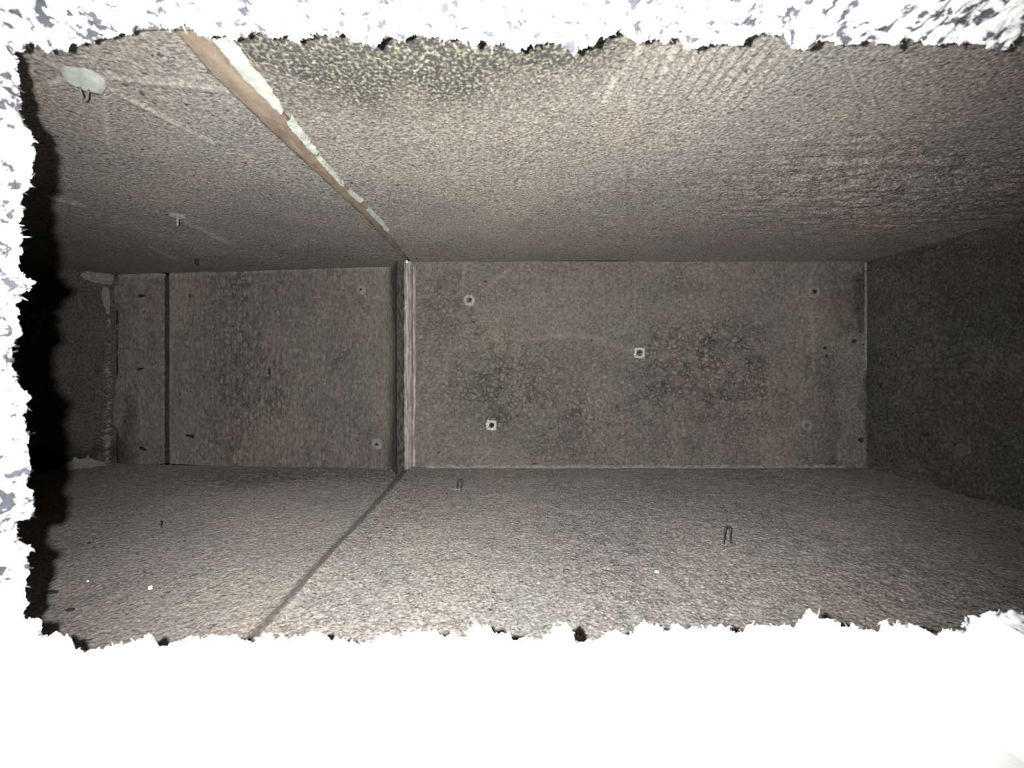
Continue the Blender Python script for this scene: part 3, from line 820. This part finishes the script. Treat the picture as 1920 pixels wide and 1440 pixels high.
flake('crumb', fl_l(131, 1149) + up, blob(0.0014, 7, 5, 1.5), 'dirt', 'small dark crumb near the lower left corner of the hole', 'crumb', 0.0008, group=CR)
flake('crumb', fl_l(737, 935) + up, blob(0.0022, 7, 6, 2.2), 'dirt', 'dark crumb beside the floor joint near the back wall', 'crumb', 0.001, group=CR)
flake('crumb', fl_l(166, 1022) + up, blob(0.0012, 7, 16, 1.4), 'dirt', 'dark dot on the left floor above the white speck', 'crumb', 0.0008, group=CR)
flake('pale_chip', on_floor(852, 919) + up, [(-0.006, 0), (0, 0.004), (0.007, -0.003), (0.001, -0.004)], 'grey_washer', 'pale flat chip at the foot of the small wire loop', 'chip', 0.001, seed=8)
c = fl_l(302, 990); S = c.y / F
wire('curled_hair', c + Vector((0, 0, 0.0006)), [Vector((-1, 0, 13)) * S, Vector((1, 0, 9)) * S, Vector((0, 0, 3)) * S, Vector((2, 0, -1)) * S], 0.00045, 'dirt', 'short curved dark hair on the left part of the floor', 'hair')
# dirt specks stuck on the right edge of the back wall
for k, (x, y, r, a) in enumerate([(1607, 526, .0028, 1.1), (1608, 579, .0018, 2.6), (1600, 640, .0026, 1.6), (1616, 646, .0014, 1), (1612, 825, .004, 1.1), (1545, 653, .0024, 1), (1548, 668, .0024, 1),
                                  (910, 528, .0016, 1), (888, 604, .0013, 2), (969, 780, .0022, .8), (1156, 762, .0018, 1), (1072, 768, .0013, 1.2), (1200, 775, .0013, .8), (1109, 638, .0014, 1.2), (1175, 845, .0013, 1), (1108, 848, .0013, 1), (823, 848, .0012, 1.5)]):
    o = flake('dirt_speck', B(x, y) + nb * 0.0012, blob(r, 7, 30 + k, a), 'dirt', None, None, 0.0006, nb, parent=wall_back, seed=k)
for k, (x, y, r, a) in enumerate([(1055, 562, .0022, 1.5), (1042, 594, .0016, .8), (1083, 648, .001, 1), (1165, 717, .0022, 1.8), (1180, 722, .0018, 1.8), (1064, 780, .0016, 1.4), (790, 632, .003, 1), (845, 652, .0022, 1)]):
    flake('pale_fleck', B(x, y) + nb * 0.0012, blob(r, 6, 60 + k, a), 'grey_washer', None, None, 0.0005, nb, parent=wall_back, seed=k + 50)

# torn facing and lint at the far left end
pf, nf = vplane(LP1, FL1)
def FF(px, py): return px_plane(px, py, pf, nf)
S = 0.62 / F
flake('torn_flap', FF(185, 520) + nf * 0.004, [(-22 * S, -2 * S), (-17 * S, 10 * S), (-2 * S, 12 * S), (20 * S, 6 * S), (21 * S, -2 * S), (16 * S, -12 * S), (-6 * S, -12 * S), (-20 * S, -8 * S)], 'dull_scrap',
      'pale torn flap of facing at the upper far left corner', 'flap', 0.002, nf, seed=2, curl=1.5)
flake('torn_flap', FF(200, 562) + nf * 0.003, [(-4 * S, 24 * S), (3 * S, 22 * S), (5 * S, 0), (4 * S, -26 * S), (0, -26 * S), (-7 * S, 4 * S)], 'dull_scrap',
      'narrow pale sliver of facing hanging under the torn flap', 'flap', 0.0015, nf, seed=3, curl=1)
o = flake('lint_clump', FF(152, 864) + nf * 0.006, [(-32 * S, -12 * S), (-20 * S, 2 * S), (-10 * S, 4 * S), (-7 * S, 12 * S), (-2 * S, 6 * S), (8 * S, 6 * S), (10 * S, 12 * S), (13 * S, 5 * S), (30 * S, -6 * S), (36 * S, -13 * S), (0, -15 * S)], 'dull_scrap',
      'grey lint clump in the lower far left corner', 'lint', 0.008, nf, seed=4, curl=0.2)
# ragged pale fibre edge along the corner
vs_, fs = [], []
rnd = random.Random(12)
for k in range(170):
    py = rnd.choice([rnd.uniform(785, 872), rnd.uniform(815, 840), rnd.uniform(680, 785)]) if k > 20 else rnd.uniform(600, 700)
    c = FF(207 + rnd.gauss(0, 2.0) - 4 * (rnd.random() if py > 800 else 0), py) + nf * rnd.uniform(0.002, 0.007)
    L = rnd.uniform(.002, .008)
    d = Vector((-rnd.uniform(.2, 1), -rnd.uniform(.1, .8), rnd.uniform(-.7, .7))).normalized()
    base = len(vs_); w = rnd.uniform(.0005, .0016)
    tv, tf = tube([c, c + d * L * .5, c + d * L + Vector((0, 0, rnd.gauss(0, .001)))], w, 4, .3)
    vs_ += tv; fs += [tuple(i + base for i in f_) for f_ in tf]
o = mesh_obj('frayed_edge', vs_, fs, 'pale_fibre')
tag(o, 'ragged pale fibres along the far left corner below the flap', 'fibres', kind='stuff')

# kraft paper scrap caught in the torn top edge
c = Vector(RV[8, int(np.argmin(np.hypot(RC[:, 0] - (285 - VX) / F * YE, RC[:, 1] - (VY - 50) / F * YE)))])
S = 0.15 / F
flake('paper_scrap', c + Vector((0, -0.003, -0.0005)), [(-16 * S, 22 * S), (-6 * S, 12 * S), (4 * S, 16 * S), (18 * S, 2 * S), (32 * S, -10 * S), (10 * S, -6 * S), (-2 * S, -10 * S), (-14 * S, -3 * S)], 'kraft',
      'yellowish brown torn paper scrap caught in the top edge', 'paper scrap', 0.0008, (0.1, -0.8, -0.45), seed=6, curl=1.5)
